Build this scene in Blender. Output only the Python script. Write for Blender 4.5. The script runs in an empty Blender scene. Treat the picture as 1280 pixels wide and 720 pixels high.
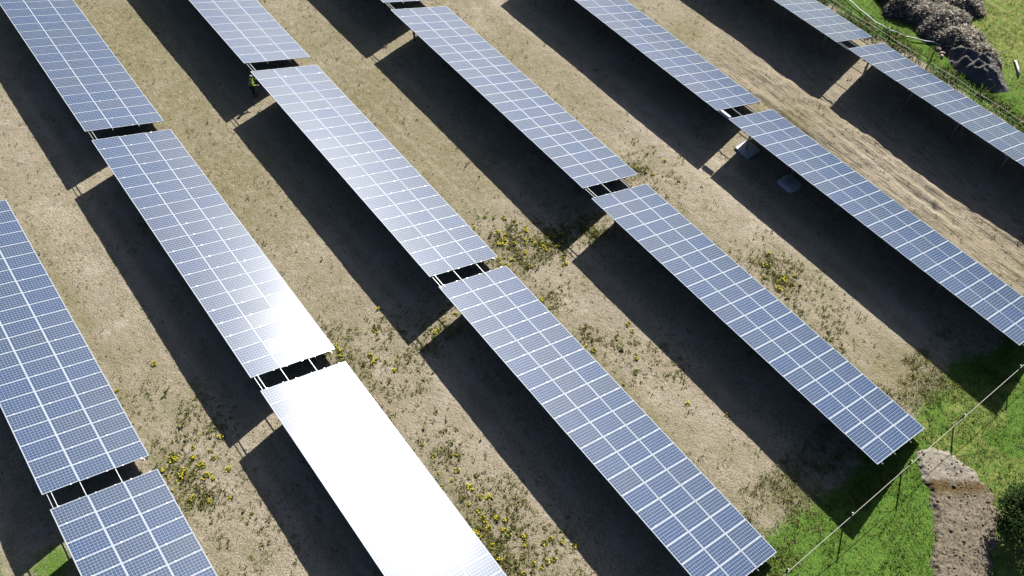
import bpy, math, random
import numpy as np
from mathutils import Matrix, Vector

random.seed(7)
RNG = np.random.default_rng(11)
SC = bpy.context.scene
COL = SC.collection

# ------------------------------------------------------------------ constants (metres)
TILT = 0.36241
SUN_AZ, SUN_EL = 2.123, 0.625
H_LOW = 0.5947                    # height of the low table edge
W, PITCH, NP = 5.02, 1.012, 21    # table slope width, panel pitch, panels along
CT, ST = math.cos(TILT), math.sin(TILT)

# ------------------------------------------------------------------ helpers
def link(o):
    COL.objects.link(o)
    return o

def tag(o, label=None, cat=None, group=None, kind=None):
    if label: o['label'] = label
    if cat: o['category'] = cat
    if group: o['group'] = group
    if kind: o['kind'] = kind
    return o

def empty(name, loc, label, cat, group=None):
    o = bpy.data.objects.new(name, None)
    o.empty_display_size = 0.3
    o.location = loc
    link(o)
    return tag(o, label, cat, group)

class MB:
    """collects shapes; build() links them as one mesh object"""
    def __init__(s): s.v, s.f, s.m = [], [], []
    def add(s, vs, fs, mi=0):
        b = len(s.v)
        s.v += [tuple(v) for v in vs]
        s.f += [tuple(b + i for i in f) for f in fs]
        s.m += [mi] * len(fs)
        return s
    def box(s, c, size, rot=None, mi=0):
        hx, hy, hz = (d / 2 for d in size)
        vs = [Vector((x, y, z)) for z in (-hz, hz) for x, y in ((-hx, -hy), (hx, -hy), (hx, hy), (-hx, hy))]
        if rot is not None: vs = [rot @ v for v in vs]
        c = Vector(c)
        return s.add([v + c for v in vs], [(3, 2, 1, 0), (4, 5, 6, 7), (0, 1, 5, 4), (1, 2, 6, 5), (2, 3, 7, 6), (3, 0, 4, 7)], mi)
    def bar(s, a, b, w, h, mi=0):
        a, b = Vector(a), Vector(b)
        d = (b - a)
        q = d.to_track_quat('Z', 'Y').to_matrix()
        return s.box((a + b) / 2, (w, h, d.length), q, mi)
    def tube(s, pts, r, n=8, mi=0, cap=True):
        pts = [Vector(p) for p in pts]
        rings = []
        for i, p in enumerate(pts):
            d = (pts[min(i + 1, len(pts) - 1)] - pts[max(i - 1, 0)]).normalized()
            q = d.to_track_quat('Z', 'Y').to_matrix()
            rr = r[i] if isinstance(r, (list, tuple)) else r
            rings.append([p + q @ Vector((rr * math.cos(t * 2 * math.pi / n), rr * math.sin(t * 2 * math.pi / n), 0)) for t in range(n)])
        vs = [v for g in rings for v in g]
        fs = []
        for i in range(len(pts) - 1):
            for t in range(n):
                a, b2 = i * n + t, i * n + (t + 1) % n
                fs.append((a, b2, b2 + n, a + n))
        if cap:
            fs.append(tuple(range(n - 1, -1, -1)))
            fs.append(tuple((len(pts) - 1) * n + t for t in range(n)))
        return s.add(vs, fs, mi)
    def ellipsoid(s, c, r, nu=12, nv=8, mi=0):
        vs, fs = [], []
        for j in range(nv + 1):
            th = math.pi * j / nv
            for i in range(nu):
                ph = 2 * math.pi * i / nu
                vs.append((c[0] + r[0] * math.sin(th) * math.cos(ph), c[1] + r[1] * math.sin(th) * math.sin(ph), c[2] + r[2] * math.cos(th)))
        for j in range(nv):
            for i in range(nu):
                a, b = j * nu + i, j * nu + (i + 1) % nu
                fs.append((a, a + nu, b + nu, b))
        return s.add(vs, fs, mi)
    def mesh(s, name, mats, smooth=False):
        me = bpy.data.meshes.new(name)
        me.from_pydata(s.v, [], s.f)
        for m in mats if isinstance(mats, (list, tuple)) else [mats]: me.materials.append(m)
        me.polygons.foreach_set('material_index', s.m)
        if smooth: me.polygons.foreach_set('use_smooth', [True] * len(s.f))
        me.update()
        return me
    def build(s, name, mats, parent=None, smooth=False):
        o = link(bpy.data.objects.new(name, s.mesh(name, mats, smooth)))
        if parent: o.parent = parent
        return o

def np_mesh(name, V, F, mats, mi=None, smooth=False, parent=None, attrs=None):
    """V (n,3) array, F (m,k) array of one face size"""
    me = bpy.data.meshes.new(name)
    V = np.asarray(V, np.float32); F = np.asarray(F, np.int32)
    n, k = F.shape
    me.vertices.add(len(V)); me.vertices.foreach_set('co', V.ravel())
    me.loops.add(n * k); me.loops.foreach_set('vertex_index', F.ravel())
    me.polygons.add(n)
    me.polygons.foreach_set('loop_start', np.arange(0, n * k, k, dtype=np.int32))
    for m in mats: me.materials.append(m)
    if mi is not None: me.polygons.foreach_set('material_index', np.asarray(mi, np.int32))
    if smooth: me.polygons.foreach_set('use_smooth', np.ones(n, bool))
    me.update(calc_edges=True)
    me.validate()
    for an, arr in (attrs or {}).items():
        at = me.attributes.new(an, 'FLOAT', 'POINT')
        at.data.foreach_set('value', np.asarray(arr, np.float32).ravel())
    o = link(bpy.data.objects.new(name, me))
    if parent: o.parent = parent
    return o

# value noise for terrain and masks
_PERM = RNG.random((256, 256))
def vnoise(x, y):
    xi, yi = np.floor(x).astype(int), np.floor(y).astype(int)
    fx, fy = x - xi, y - yi
    fx, fy = fx * fx * (3 - 2 * fx), fy * fy * (3 - 2 * fy)
    a = _PERM[xi % 256, yi % 256]; b = _PERM[(xi + 1) % 256, yi % 256]
    c = _PERM[xi % 256, (yi + 1) % 256]; d = _PERM[(xi + 1) % 256, (yi + 1) % 256]
    return (a * (1 - fx) + b * fx) * (1 - fy) + (c * (1 - fx) + d * fx) * fy
def fbm(x, y, o=4):
    s, a, t = 0, 1, 0
    for i in range(o):
        s = s + a * vnoise(x * 2 ** i + 17.3 * i, y * 2 ** i + 9.1 * i); t += a; a *= .5
    return s / t
def sstep(a, b, x):
    t = np.clip((x - a) / (b - a), 0, 1)
    return t * t * (3 - 2 * t)
def blobs(x, y, L):
    s = 0
    for bx, by, r, st in L: s = s + st * np.exp(-((x - bx) ** 2 + (y - by) ** 2) / (r * r))
    return s

# ------------------------------------------------------------------ node helpers
class NT:
    def __init__(s, name):
        s.mat = bpy.data.materials.new(name); s.mat.use_nodes = True
        s.t = s.mat.node_tree; s.t.nodes.clear()
        s.out = s.t.nodes.new('ShaderNodeOutputMaterial')
        s.bsdf = s.t.nodes.new('ShaderNodeBsdfPrincipled')
        s.t.links.new(s.bsdf.outputs[0], s.out.inputs[0])
    def n(s, typ, **kw):
        nd = s.t.nodes.new(typ)
        for k, v in kw.items(): setattr(nd, k, v)
        return nd
    def set(s, sock, v):
        if v is None: return
        if isinstance(v, bpy.types.NodeSocket): s.t.links.new(v, sock)
        elif isinstance(v, (tuple, list)) and len(v) == 3 and sock.type == 'RGBA': sock.default_value = (*v, 1)
        else: sock.default_value = v
    def math(s, op, a, b=None, c=None, clamp=False):
        nd = s.n('ShaderNodeMath', operation=op); nd.use_clamp = clamp
        for i, v in enumerate((a, b, c)):
            if v is not None: s.set(nd.inputs[i], v)
        return nd.outputs[0]
    def mix(s, f, a, b, mode='MIX'):
        nd = s.n('ShaderNodeMix', data_type='RGBA', blend_type=mode)
        s.set(nd.inputs[0], f); s.set(nd.inputs[6], a); s.set(nd.inputs[7], b)
        return nd.outputs[2]
    def noise(s, vec, scale, detail=4, rough=.55):
        nd = s.n('ShaderNodeTexNoise'); s.set(nd.inputs['Vector'], vec)
        nd.inputs['Scale'].default_value = scale; nd.inputs['Detail'].default_value = detail; nd.inputs['Roughness'].default_value = rough
        return nd.outputs[0]
    def ramp(s, f, a, b):
        nd = s.n('ShaderNodeMapRange', interpolation_type='SMOOTHSTEP'); s.set(nd.inputs[0], f)
        nd.inputs[1].default_value = a; nd.inputs[2].default_value = b
        return nd.outputs[0]
    def attr(s, name):
        return s.n('ShaderNodeAttribute', attribute_name=name).outputs['Fac']
    def co(s, which='Object'):
        return s.n('ShaderNodeTexCoord').outputs[which]
    def bump(s, h, strength, dist):
        nd = s.n('ShaderNodeBump'); s.set(nd.inputs['Height'], h)
        nd.inputs['Strength'].default_value = strength; nd.inputs['Distance'].default_value = dist
        s.t.links.new(nd.outputs[0], s.bsdf.inputs['Normal'])
    def p(s, **kw):
        for k, v in kw.items(): s.set(s.bsdf.inputs[k.replace('_', ' ')], v)
        return s

def simple(name, col, rough=.7, metal=0, var=.25, scale=8, spec=.5, bump=0):
    m = NT(name); c = m.co()
    f = m.noise(c, scale, 5)
    col2 = m.mix(f, tuple(x * (1 - var) for x in col), tuple(min(1, x * (1 + var)) for x in col))
    m.p(Base_Color=col2, Roughness=rough, Metallic=metal)
    m.bsdf.inputs['Specular IOR Level'].default_value = spec
    if bump: m.bump(f, .6, bump)
    return m.mat

# ------------------------------------------------------------------ materials
def panel_glass():
    m = NT('panel_glass')
    xyz = m.n('ShaderNodeSeparateXYZ'); m.set(xyz.inputs[0], m.co())
    x, y = xyz.outputs[0], xyz.outputs[1]
    PX, PY = .1558, .1575
    cx = m.math('DIVIDE', m.math('ADD', x, 3 * PX), PX)
    cy = m.math('DIVIDE', m.math('ADD', y, 5 * PY), PY)
    ex = m.math('PINGPONG', cx, .5); ey = m.math('PINGPONG', cy, .5)
    gap = m.math('MAXIMUM', m.math('LESS_THAN', ex, .036), m.math('LESS_THAN', ey, .026))
    corner = m.math('LESS_THAN', m.math('ADD', ex, ey), .09)
    ox = m.math('GREATER_THAN', m.math('ABSOLUTE', x), 3 * PX - .004)
    oy = m.math('GREATER_THAN', m.math('ABSOLUTE', y), 5 * PY - .004)
    white = m.math('MAXIMUM', m.math('MAXIMUM', gap, corner), m.math('MAXIMUM', ox, oy))
    bus = m.math('LESS_THAN', m.math('ABSOLUTE', m.math('SUBTRACT', m.math('PINGPONG', m.math('MULTIPLY', cx, 3), .5), .5)), .028)
    rnd = m.n('ShaderNodeObjectInfo').outputs['Random']
    cmb = m.n('ShaderNodeCombineXYZ')
    m.set(cmb.inputs[0], m.math('FLOOR', cx)); m.set(cmb.inputs[1], m.math('FLOOR', cy)); m.set(cmb.inputs[2], m.math('MULTIPLY', rnd, 431.7))
    wn = m.n('ShaderNodeTexWhiteNoise', noise_dimensions='3D'); m.set(wn.inputs[0], cmb.outputs[0])
    wr = m.n('ShaderNodeTexWhiteNoise', noise_dimensions='1D'); m.set(wr.inputs['W'], m.math('MULTIPLY', rnd, 97.3))
    cell = m.mix(wr.outputs[0], (.006, .034, .120), (.015, .035, .082))
    cell = m.mix(m.math('MULTIPLY', wn.outputs[0], .5), cell, (.007, .024, .070))
    vor = m.n('ShaderNodeTexVoronoi'); m.set(vor.inputs['Vector'], m.co()); vor.inputs['Scale'].default_value = 55
    sp = m.n('ShaderNodeSeparateColor'); m.set(sp.inputs[0], vor.outputs['Color'])
    cell = m.mix(m.math('MULTIPLY', sp.outputs[0], .3), cell, (.02, .06, .15))
    cell = m.mix(m.math('MULTIPLY', bus, .35), cell, (.20, .28, .38))
    col = m.mix(m.math('MAXIMUM', ox, oy), m.mix(m.math('MAXIMUM', gap, corner), cell, (.34, .43, .54)), (.34, .40, .47))
    # thin dust film
    dust = m.ramp(m.noise(m.n('ShaderNodeTexCoord').outputs['Object'], 3.5, 6), .35, .8)
    wd = m.math('ADD', m.math('MULTIPLY', dust, .03), m.math('MULTIPLY', wr.outputs[0], .01))
    col = m.mix(wd, col, (.28, .27, .25))
    m.p(Base_Color=col, Roughness=m.math('ADD', .243, m.math('MULTIPLY', wr.outputs[0], .015)))
    m.bsdf.inputs['IOR'].default_value = 1.5; m.bsdf.inputs['Specular IOR Level'].default_value = .24; m.bsdf.inputs['Anisotropic'].default_value = .6
    tg = m.n('ShaderNodeTangent', direction_type='UV_MAP'); m.t.links.new(tg.outputs[0], m.bsdf.inputs['Tangent'])
    m.bsdf.inputs['Coat Weight'].default_value = .38; m.bsdf.inputs['Coat Roughness'].default_value = .52; m.bsdf.inputs['Coat IOR'].default_value = 1.5
    return m.mat

def ground_mat():
    m = NT('ground_soil')
    P = m.n('ShaderNodeNewGeometry').outputs['Position']
    n1 = m.noise(P, .35, 5); n2 = m.noise(P, 2.2, 6, .65); n3 = m.noise(P, 9, 4, .7); n4 = m.noise(P, 17, 3, .7)
    soil = m.mix(m.ramp(n1, .3, .7), (.48, .415, .315), (.39, .335, .25))
    soil = m.mix(m.math('MULTIPLY', m.ramp(n2, .40, .72), .5), soil, (.31, .265, .175))
    soil = m.mix(m.math('MULTIPLY', m.ramp(n3, .5, .66), .5), soil, (.52, .45, .345))
    soil = m.mix(m.math('MULTIPLY', m.ramp(n3, .47, .34), .5), soil, (.29, .235, .155))
    soil = m.mix(m.math('MULTIPLY', m.ramp(n4, .51, .60), .85), soil, (.15, .125, .08))
    pt = m.noise(P, .62, 6, .68)
    soil = m.mix(m.math('MULTIPLY', m.math('MULTIPLY', m.ramp(pt, .47, .64), m.ramp(n3, .62, .40)), .8), soil, (.215, .205, .105))
    soil = m.mix(m.math('MULTIPLY', m.ramp(pt, .44, .32), .5), soil, (.53, .465, .375))
    # streaky trampled thatch
    mp = m.n('ShaderNodeMapping'); m.set(mp.inputs[0], P); mp.inputs['Scale'].default_value = (.28, 2.6, 1); mp.inputs['Rotation'].default_value = (0, 0, .03)
    n5 = m.noise(mp.outputs[0], 3, 5, .6)
    soil = m.mix(m.math('MULTIPLY', m.ramp(n5, .5, .75), .4), soil, (.43, .375, .27))
    soil = m.mix(m.math('MULTIPLY', m.attr('pale'), m.ramp(n2, .25, .6)), soil, (.60, .52, .41))
    rut = m.attr('rut')
    soil = m.mix(m.math('MULTIPLY', m.math('MULTIPLY', rut, m.ramp(n5, .48, .38)), .9), soil, (.14, .108, .072))
    soil = m.mix(m.math('MULTIPLY', rut, .35), soil, (.44, .365, .28))
    ol = m.math('MULTIPLY', m.attr('olive'), m.ramp(m.math('ADD', m.math('MULTIPLY', n2, .5), m.math('MULTIPLY', n3, .5)), .33, .58))
    olc = m.mix(m.ramp(n4, .35, .65), (.285, .25, .135), (.16, .15, .062))
    soil = m.mix(ol, soil, olc)
    g = m.attr('green'); dry = m.attr('dry')
    grs = m.mix(m.ramp(n3, .35, .65), (.085, .18, .027), (.155, .27, .045))
    grs = m.mix(m.math('MULTIPLY', m.ramp(n2, .45, .7), .6), grs, (.15, .22, .04))
    grs = m.mix(m.math('MULTIPLY', m.ramp(n4, .5, .7), .6), grs, (.05, .085, .018))
    grs = m.mix(m.math('MULTIPLY', dry, m.ramp(n2, .3, .65)), grs, (.36, .33, .12))
    gm = m.ramp(m.math('ADD', g, m.math('MULTIPLY', m.math('SUBTRACT', m.math('ADD', n2, n3), 1), .55)), .38, .62)
    col = m.mix(gm, soil, grs)
    m.p(Base_Color=col, Roughness=.95)
    m.bsdf.inputs['Specular IOR Level'].default_value = .1
    h = m.math('ADD', m.math('MULTIPLY', n3, .6), m.math('ADD', m.math('MULTIPLY', n4, .35), m.math('MULTIPLY', n2, .8)))
    h = m.math('ADD', h, m.math('MULTIPLY', m.math('MULTIPLY', rut, n5), 1.1))
    m.bump(h, .9, .12)
    return m.mat

def dirt_mat():
    m = NT('bare_dirt')
    P = m.n('ShaderNodeNewGeometry').outputs['Position']
    n1 = m.noise(P, 1.6, 6, .65); n2 = m.noise(P, 7, 6, .7); n3 = m.noise(P, 22, 3, .6)
    c = m.mix(m.ramp(n2, .36, .60), (.10, .078, .05), (.27, .23, .165))
    c = m.mix(m.math('MULTIPLY', m.ramp(n3, .50, .62), .7), c, (.37, .325, .25))
    br = m.math('MULTIPLY', m.attr('brown'), m.ramp(n2, .70, .50), clamp=True)
    c = m.mix(br, c, (.13, .085, .035))
    gr = m.math('MULTIPLY', m.attr('grey'), .85)
    c = m.mix(gr, c, m.mix(n3, (.27, .245, .195), (.44, .40, .325)))
    c = m.mix(m.math('MULTIPLY', m.ramp(n1, .55, .75), .35), c, (.10, .085, .055))
    m.p(Base_Color=c, Roughness=.95); m.bsdf.inputs['Specular IOR Level'].default_value = .1
    m.bump(m.math('ADD', n2, m.math('MULTIPLY', n3, .5)), .8, .1)
    return m.mat

def leaf_mat(name, a, b, scale=6):
    m = NT(name)
    P = m.n('ShaderNodeNewGeometry').outputs['Position']
    c = m.mix(m.ramp(m.noise(P, scale, 2), .35, .65), a, b)
    m.p(Base_Color=c, Roughness=.7); m.bsdf.inputs['Specular IOR Level'].default_value = .2
    tr = m.n('ShaderNodeBsdfTranslucent'); m.set(tr.inputs[0], c)
    mx = m.n('ShaderNodeMixShader'); mx.inputs[0].default_value = .42
    m.t.links.new(m.bsdf.outputs[0], mx.inputs[1]); m.t.links.new(tr.outputs[0], mx.inputs[2]); m.t.links.new(mx.outputs[0], m.out.inputs[0])
    return m.mat

M = dict(
    glass=panel_glass(),
    frame=simple('anodised_frame', (.33, .38, .43), .6, .0, .06, 4),
    back=simple('panel_back', (.55, .56, .58), .6, 0, .05),
    steel=simple('galvanised_steel', (.30, .31, .32), .45, .7, .2, 12),
    clamp=simple('clamp_steel', (.62, .63, .65), .3, .8, .1, 12),
    cable=simple('cable_tray', (.22, .23, .25), .5, .3, .2, 12),
    ground=ground_mat(), dirt=dirt_mat(),
    weed=[leaf_mat('weed_green', (.20, .22, .05), (.36, .35, .09)), leaf_mat('weed_olive', (.24, .215, .07), (.38, .33, .12)),
          leaf_mat('weed_dry', (.22, .18, .09), (.34, .28, .16)), leaf_mat('weed_dark', (.055, .07, .025), (.11, .12, .045))],
    grass=[leaf_mat('grass_fresh', (.105, .22, .03), (.19, .34, .06), 3), leaf_mat('grass_yellow', (.19, .25, .045), (.27, .31, .07), 3), leaf_mat('grass_dark', (.045, .11, .015), (.09, .17, .025), 3)],
    dry=[leaf_mat('straw', (.26, .23, .09), (.36, .31, .15), 3)],
    dleaf=leaf_mat('dandelion_leaf', (.20, .235, .05), (.35, .36, .085)),
    yellow=simple('dandelion_yellow', (.66, .54, .03), .8, 0, .12, 30, .1),
    twig=leaf_mat('dry_twig', (.60, .53, .43), (.84, .77, .65), 3), twigdark=leaf_mat('dark_twig', (.20, .185, .16), (.32, .30, .26), 3),
    heap=simple('heap_soil', (.17, .16, .15), .95, 0, .5, 2.5, .1, .12),
    post=simple('post_wood', (.10, .09, .075), .85, 0, .3, 9, .2), rail=simple('cream_rail', (.56, .53, .45), .6, 0, .08, 3),
    white=simple('white_plastic', (.80, .80, .78), .5, 0, .08, 4), concrete=simple('pad_sheet', (.50, .54, .58), .55, .1, .10, 5, .5, .01),
    bark=simple('bark', (.10, .075, .05), .9, 0, .35, 6, .1),
    crown=[leaf_mat('crown_dark', (.022, .045, .012), (.045, .085, .02), 1.5), leaf_mat('crown_mid', (.04, .085, .018), (.075, .13, .03), 1.5)],
    skin=simple('skin', (.50, .32, .23), .6, 0, .05), lime=simple('lime_hivis', (.42, .66, .03), .65, 0, .08, 12, .3), navy=simple('work_trousers', (.035, .042, .07), .8, 0, .15, 9),
    hair=simple('grey_cap', (.33, .33, .24), .8, 0, .15, 9), boot=simple('boot', (.05, .04, .035), .7, 0, .15, 9),
    stripe=simple('reflective_stripe', (.70, .72, .74), .4, .2, .05),
    pink=simple('pale_stone', (.60, .44, .38), .85, 0, .2, 5, .2),
)

# ------------------------------------------------------------------ ground
WEED = [(-26, 20, 1.7, 1.1), (-25.2, 22.3, 1.5, 1.0), (-24.2, 24.8, 1.2, 1.2), (-17.5, 9, 1.2, .6), (-15.2, 8.9, 1.2, .9), (-13.3, 8.6, 1.2, 1.2),
        (-13, 10, 1.3, .5), (-10.4, 9.3, 1.6, 1.1), (-11, 8, 1, .8), (-26.6, 8.3, 1, .8), (-24.8, 8.4, 1, .6), (-22.5, 9.5, 1.5, .4),
        (-23.9, 12.7, 1.1, 1.0), (-24.2, 14, .8, .7), (-25.9, 10.8, 1, .5), (-22, 19.5, .8, .9), (-18.4, 19.3, .8, .6), (-16.8, 20.8, 1.2, .5),
        (-14.5, 21.6, 1.2, .35), (-16.5, 31.2, 1, .6), (-14.8, 31.6, 1.1, .9), (-13.7, 31.5, 1, .6), (-11, 30.8, 1.5, .4), (-28, .3, 1.2, .4),
        (-25.7, .4, 1, .45), (-29.7, -1.8, 1, .3), (-24.6, -1.8, 1.2, .8), (-23, -1.7, 1, .7), (-26.3, -1.9, .8, .6), (-20, -.7, 2, .25),
        (-44.6, 24, .9, .9), (-24.2, 36, .9, .8), (-23.6, 41.4, 1.2, .7), (-46.6, 8.9, .5, .8), (-26.2, 30.4, 1.6, .6), (-6, 9, 2, .6)]
YELLOW = [(-26, 20, 1.5, 1.0), (-25.0, 22.0, 1.3, .5), (-15.2, 8.7, .9, .8), (-13.3, 8.5, 1.0, 1.6), (-10.6, 9.2, 1.5, 1.0), (-17.2, 8.8, 1, .3),
          (-26.4, 8.4, .9, .7), (-24.2, 9.2, 1.3, .35), (-24.0, 12.9, .8, .5), (-22, 19.4, .7, .7), (-18.4, 19.4, .7, .4), (-16.6, 21, 1.0, .4),
          (-15.2, 31.2, 1.0, .6), (-24.4, -1.8, 1.3, .9), (-23.2, -.9, 1.2, .5), (-26.5, .2, 1.8, .3), (-26.3, 30.4, 1.0, .6), (-12, 22, 3, .06), (-8, 23, 2, .06),
          (-28, 20.5, 1, .3), (-18, -.3, 2, .1), (-23.2, 15, 1, .2)]
OLIVE = [(-57.8, 9.2, 4, .8), (-50, 9.2, 5, .9), (-41.5, 8.9, 4, 1.0), (-61, 9, 4, .9), (-36, 9, 3, .5), (-42.7, 19.8, 4, .9), (-36, 20.4, 4, .8), (-50.7, 20.6, 5, .7),
         (-31, 20, 3, .6), (-52, 31, 5, .7), (-40, 31, 4, .7), (-34, 31.2, 2.5, .6), (-34.5, 42.3, 2.2, .9), (-30, 42.3, 2, .4), (-23.5, 41.4, 3, .8), (-5, 21.6, 2.2, 1.0),
         (-5.2, 32.0, 2.2, 1.0), (-7.5, 32, 1.8, .6), (-30, -1, 4, .35), (-29, 8.6, 3, .5), (-66, 20.5, 6, .5), (-9, 42.5, 3, .4), (-14, 32, 3, .5), (-5, 43, 2, .8)]
GREEN = [(-24.2, 24.7, 1.0, .42), (-44.7, 24.2, 1.0, .42), (-23.9, 12.5, .8, .3), (-24.2, -8.7, 1.7, .55), (-21, -9.5, 2.5, .4), (-26, 20, 1.3, .18), (-10.4, 9.2, 1.2, .15), (-24.3, 36, .8, .25)]

def height(x, y):
    z = .10 * (fbm(x * .16 + 3, y * .16, 3) - .5) + .05 * (fbm(x * .7, y * .7 + 5, 3) - .5)
    rut = rutmask(x, y)
    z = z + rut * (.34 * (fbm(x * .22, y * 2.1, 3) - .5) + .09 * (vnoise(x * 2.2 + 40, y * 2.4) - .5))
    for yc in (41.25, 43.1):
        z = z - .07 * rut * np.exp(-((y - yc - .25 * np.sin(x * .21)) / .22) ** 2)
    z = z + .06 * greenmask(x, y) * (fbm(x * 1.1, y * 1.1, 3) - .4)
    return z
def rutmask(x, y):
    return sstep(40.2, 41.2, y) * sstep(47.5, 45.8, y) * sstep(-34, -27, x) * sstep(-2.5, -6.0, x)
def greenmask(x, y):
    n = (fbm(x * .35, y * .35, 3) - .5) * 3.2
    g = sstep(-6.4, -2.9, x + n * .8)
    g = np.maximum(g, sstep(52.7, 54.2, y + n * .35))
    g = np.maximum(g, sstep(-9, -13, y + n) * .6)
    return np.clip(g + blobs(x, y, GREEN), 0, 1)

def axis(lo, hi, step, far):
    core = np.arange(lo, hi, step)
    k = np.array([1, 3, 7, 15, 35, 80, 170, 350, far], float)
    return np.concatenate([lo - k[::-1], core, core[-1] + k])
gx, gy = axis(-72, 8, .16, 700), axis(-14, 70, .16, 700)
X, Y = np.meshgrid(gx, gy, indexing='ij')
Z = height(X, Y)
nx, ny = X.shape
idx = np.arange(nx * ny).reshape(nx, ny)
F = np.stack([idx[:-1, :-1], idx[1:, :-1], idx[1:, 1:], idx[:-1, 1:]], -1).reshape(-1, 4)
gm = greenmask(X, Y)
ol = np.clip(blobs(X, Y, OLIVE), 0, 1) * .9
for yl in (-2.8, 7.9, 18.73, 29.65, 40.9, 52.26):     # drip line under each low edge
    ol = np.maximum(ol, .75 * np.exp(-((Y - yl - .35) / .55) ** 2) * fbm(X * .25, Y * .25 + yl, 2) * 1.3)
ol = np.clip(ol + .38 * blobs(X, Y, WEED), 0, 1)
dryg = np.clip(sstep(55, 60, Y) * .75 + .5 * (fbm(X * .3 + 9, Y * .3, 3) > .56) * sstep(-7, -3, X), 0, 1)
pale = np.zeros_like(X)
for yc, x0, x1, wd_, st in ((20.05, -44, -26.5, .10, .9), (20.5, -40, -28, .08, .4), (1.3, -60, -8, .35, .45), (2.7, -60, -8, .35, .4), (11.6, -70, -12, .4, .35), (13.0, -70, -12, .3, .3), (23.2, -68, -9, .4, .35), (33.6, -60, -8, .5, .5), (35.0, -60, -8, .5, .4), (32.0, -22, -9, .3, .3)):
    pale = np.maximum(pale, st * np.exp(-((Y - yc - .5 * (fbm(X * .06 + yc, X * 0 + yc, 2) - .5)) / wd_) ** 2) * sstep(x0, x0 + 3, X) * sstep(x1 + 1.5, x1, X) * (.5 + fbm(X * .5, Y * .5 + 30, 2)))
pale = np.clip(pale, 0, 1)
ground = np_mesh('ground', np.stack([X, Y, Z], -1).reshape(-1, 3), F, [M['ground']], smooth=True,
                 attrs=dict(green=gm, olive=ol, rut=rutmask(X, Y), dry=dryg, pale=pale))
tag(ground, kind='structure')
def hz(x, y): return float(height(np.array([x], float), np.array([y], float))[0])

# ------------------------------------------------------------------ solar tables
PW, PL, FR, FH = 1.008, 1.668, .027, .040
def panel_meshes():
    b = MB()
    # laminate: top quad is glass, rest back sheet
    hx, hy, z0, z1 = PW / 2 - FR + .004, PL / 2 - FR + .004, -.010, -.003
    b.add([(-hx, -hy, z1), (hx, -hy, z1), (hx, hy, z1), (-hx, hy, z1)], [(0, 1, 2, 3)], 0)
    b.add([(-hx, -hy, z0), (hx, -hy, z0), (hx, hy, z0), (-hx, hy, z0)], [(3, 2, 1, 0)], 1)
    b.box((0, -PL / 2 + .2, -.022), (.11, .10, .020), None, 1)   # junction box
    pm = b.mesh('solar_panel', [M['glass'], M['back']])
    uv = pm.uv_layers.new(name='UVMap')
    for lp in pm.loops: uv.data[lp.index].uv = (pm.vertices[lp.vertex_index].co.x, pm.vertices[lp.vertex_index].co.y)
    f = MB()
    ox, oy, ix, iy = PW / 2, PL / 2, PW / 2 - FR, PL / 2 - FR
    o = [(-ox, -oy), (ox, -oy), (ox, oy), (-ox, oy)]; i = [(-ix, -iy), (ix, -iy), (ix, iy), (-ix, iy)]
    vs = [(x, y, 0) for x, y in o] + [(x, y, 0) for x, y in i] + [(x, y, -FH) for x, y in o] + [(x, y, -FH) for x, y in i]
    fs = []
    for k in range(4):
        n = (k + 1) % 4
        fs += [(k, n, 4 + n, 4 + k), (8 + n, 8 + k, 12 + k, 12 + n), (k, 8 + k, 8 + n, n), (4 + n, 12 + n, 12 + k, 4 + k)]
    f.add(vs, fs)
    fm = f.mesh('frame', [M['frame']])
    return pm, fm
PANEL, FRAME = panel_meshes()
RX = Matrix.Rotation(-TILT, 3, 'X')
LEN = NP * PITCH
STEP = (W - .035) / 3
TABLES = [  # x0, y_low, dz, rails bridging the gap at far / near end, label
    ('A1', -47.303, -2.80, .103, (0, 2), 'long blue solar table cut by the left edge with sharply visible square cells'),
    ('A2', -25.112, -2.761, .115, (1, 0), 'blue solar table in the bottom left corner, only its first rows in view'),
    ('B0', -69.468, 7.836, -.057, (0, 1), 'blue-grey solar table running out through the top left corner'),
    ('B1', -47.256, 7.868, -.10, (1, 2), 'solar table shading from blue-grey to white glare at its near end'),
    ('B2', -25.059, 7.907, -.148, (1, 0), 'solar table almost wholly bleached white by sun glare'),
    ('C0', -69.175, 18.726, .082, (0, 1), 'pale grey solar table cut by the top edge, just above the lime worker'),
    ('C1', -47.027, 18.704, -.005, (1, 2), 'pale grey solar table whose far corner the lime worker stands under'),
    ('C2', -24.996, 18.751, -.12, (1, 0), 'large blue solar table running out through the bottom edge beside the white glare'),
    ('D0', -69.165, 29.681, .084, (0, 1), 'sliver of a solar table end at the top edge, only its bottom frame showing'),
    ('D1', -47.013, 29.691, -.002, (1, 2), 'grey-blue solar table whole in view at top centre above the yellow weeds'),
    ('D2', -24.877, 29.622, -.083, (1, 0), 'blue solar table ending beside the rail fence and dirt patch'),
    ('E0', -47.008, 40.869, -.008, (0, 2), 'grey solar table cut by the top edge ending at the white box'),
    ('E1', -24.771, 40.932, -.043, (1, 0), 'grey-blue solar table over the two pale pads'),
    ('F0', -46.901, 52.243, .054, (0, 2), 'dark grey solar table end nearest the white hose'),
    ('F1', -24.676, 52.271, .086, (1, 0), 'dark grey solar table below the brush piles, cut by the right edge'),
]
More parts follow.
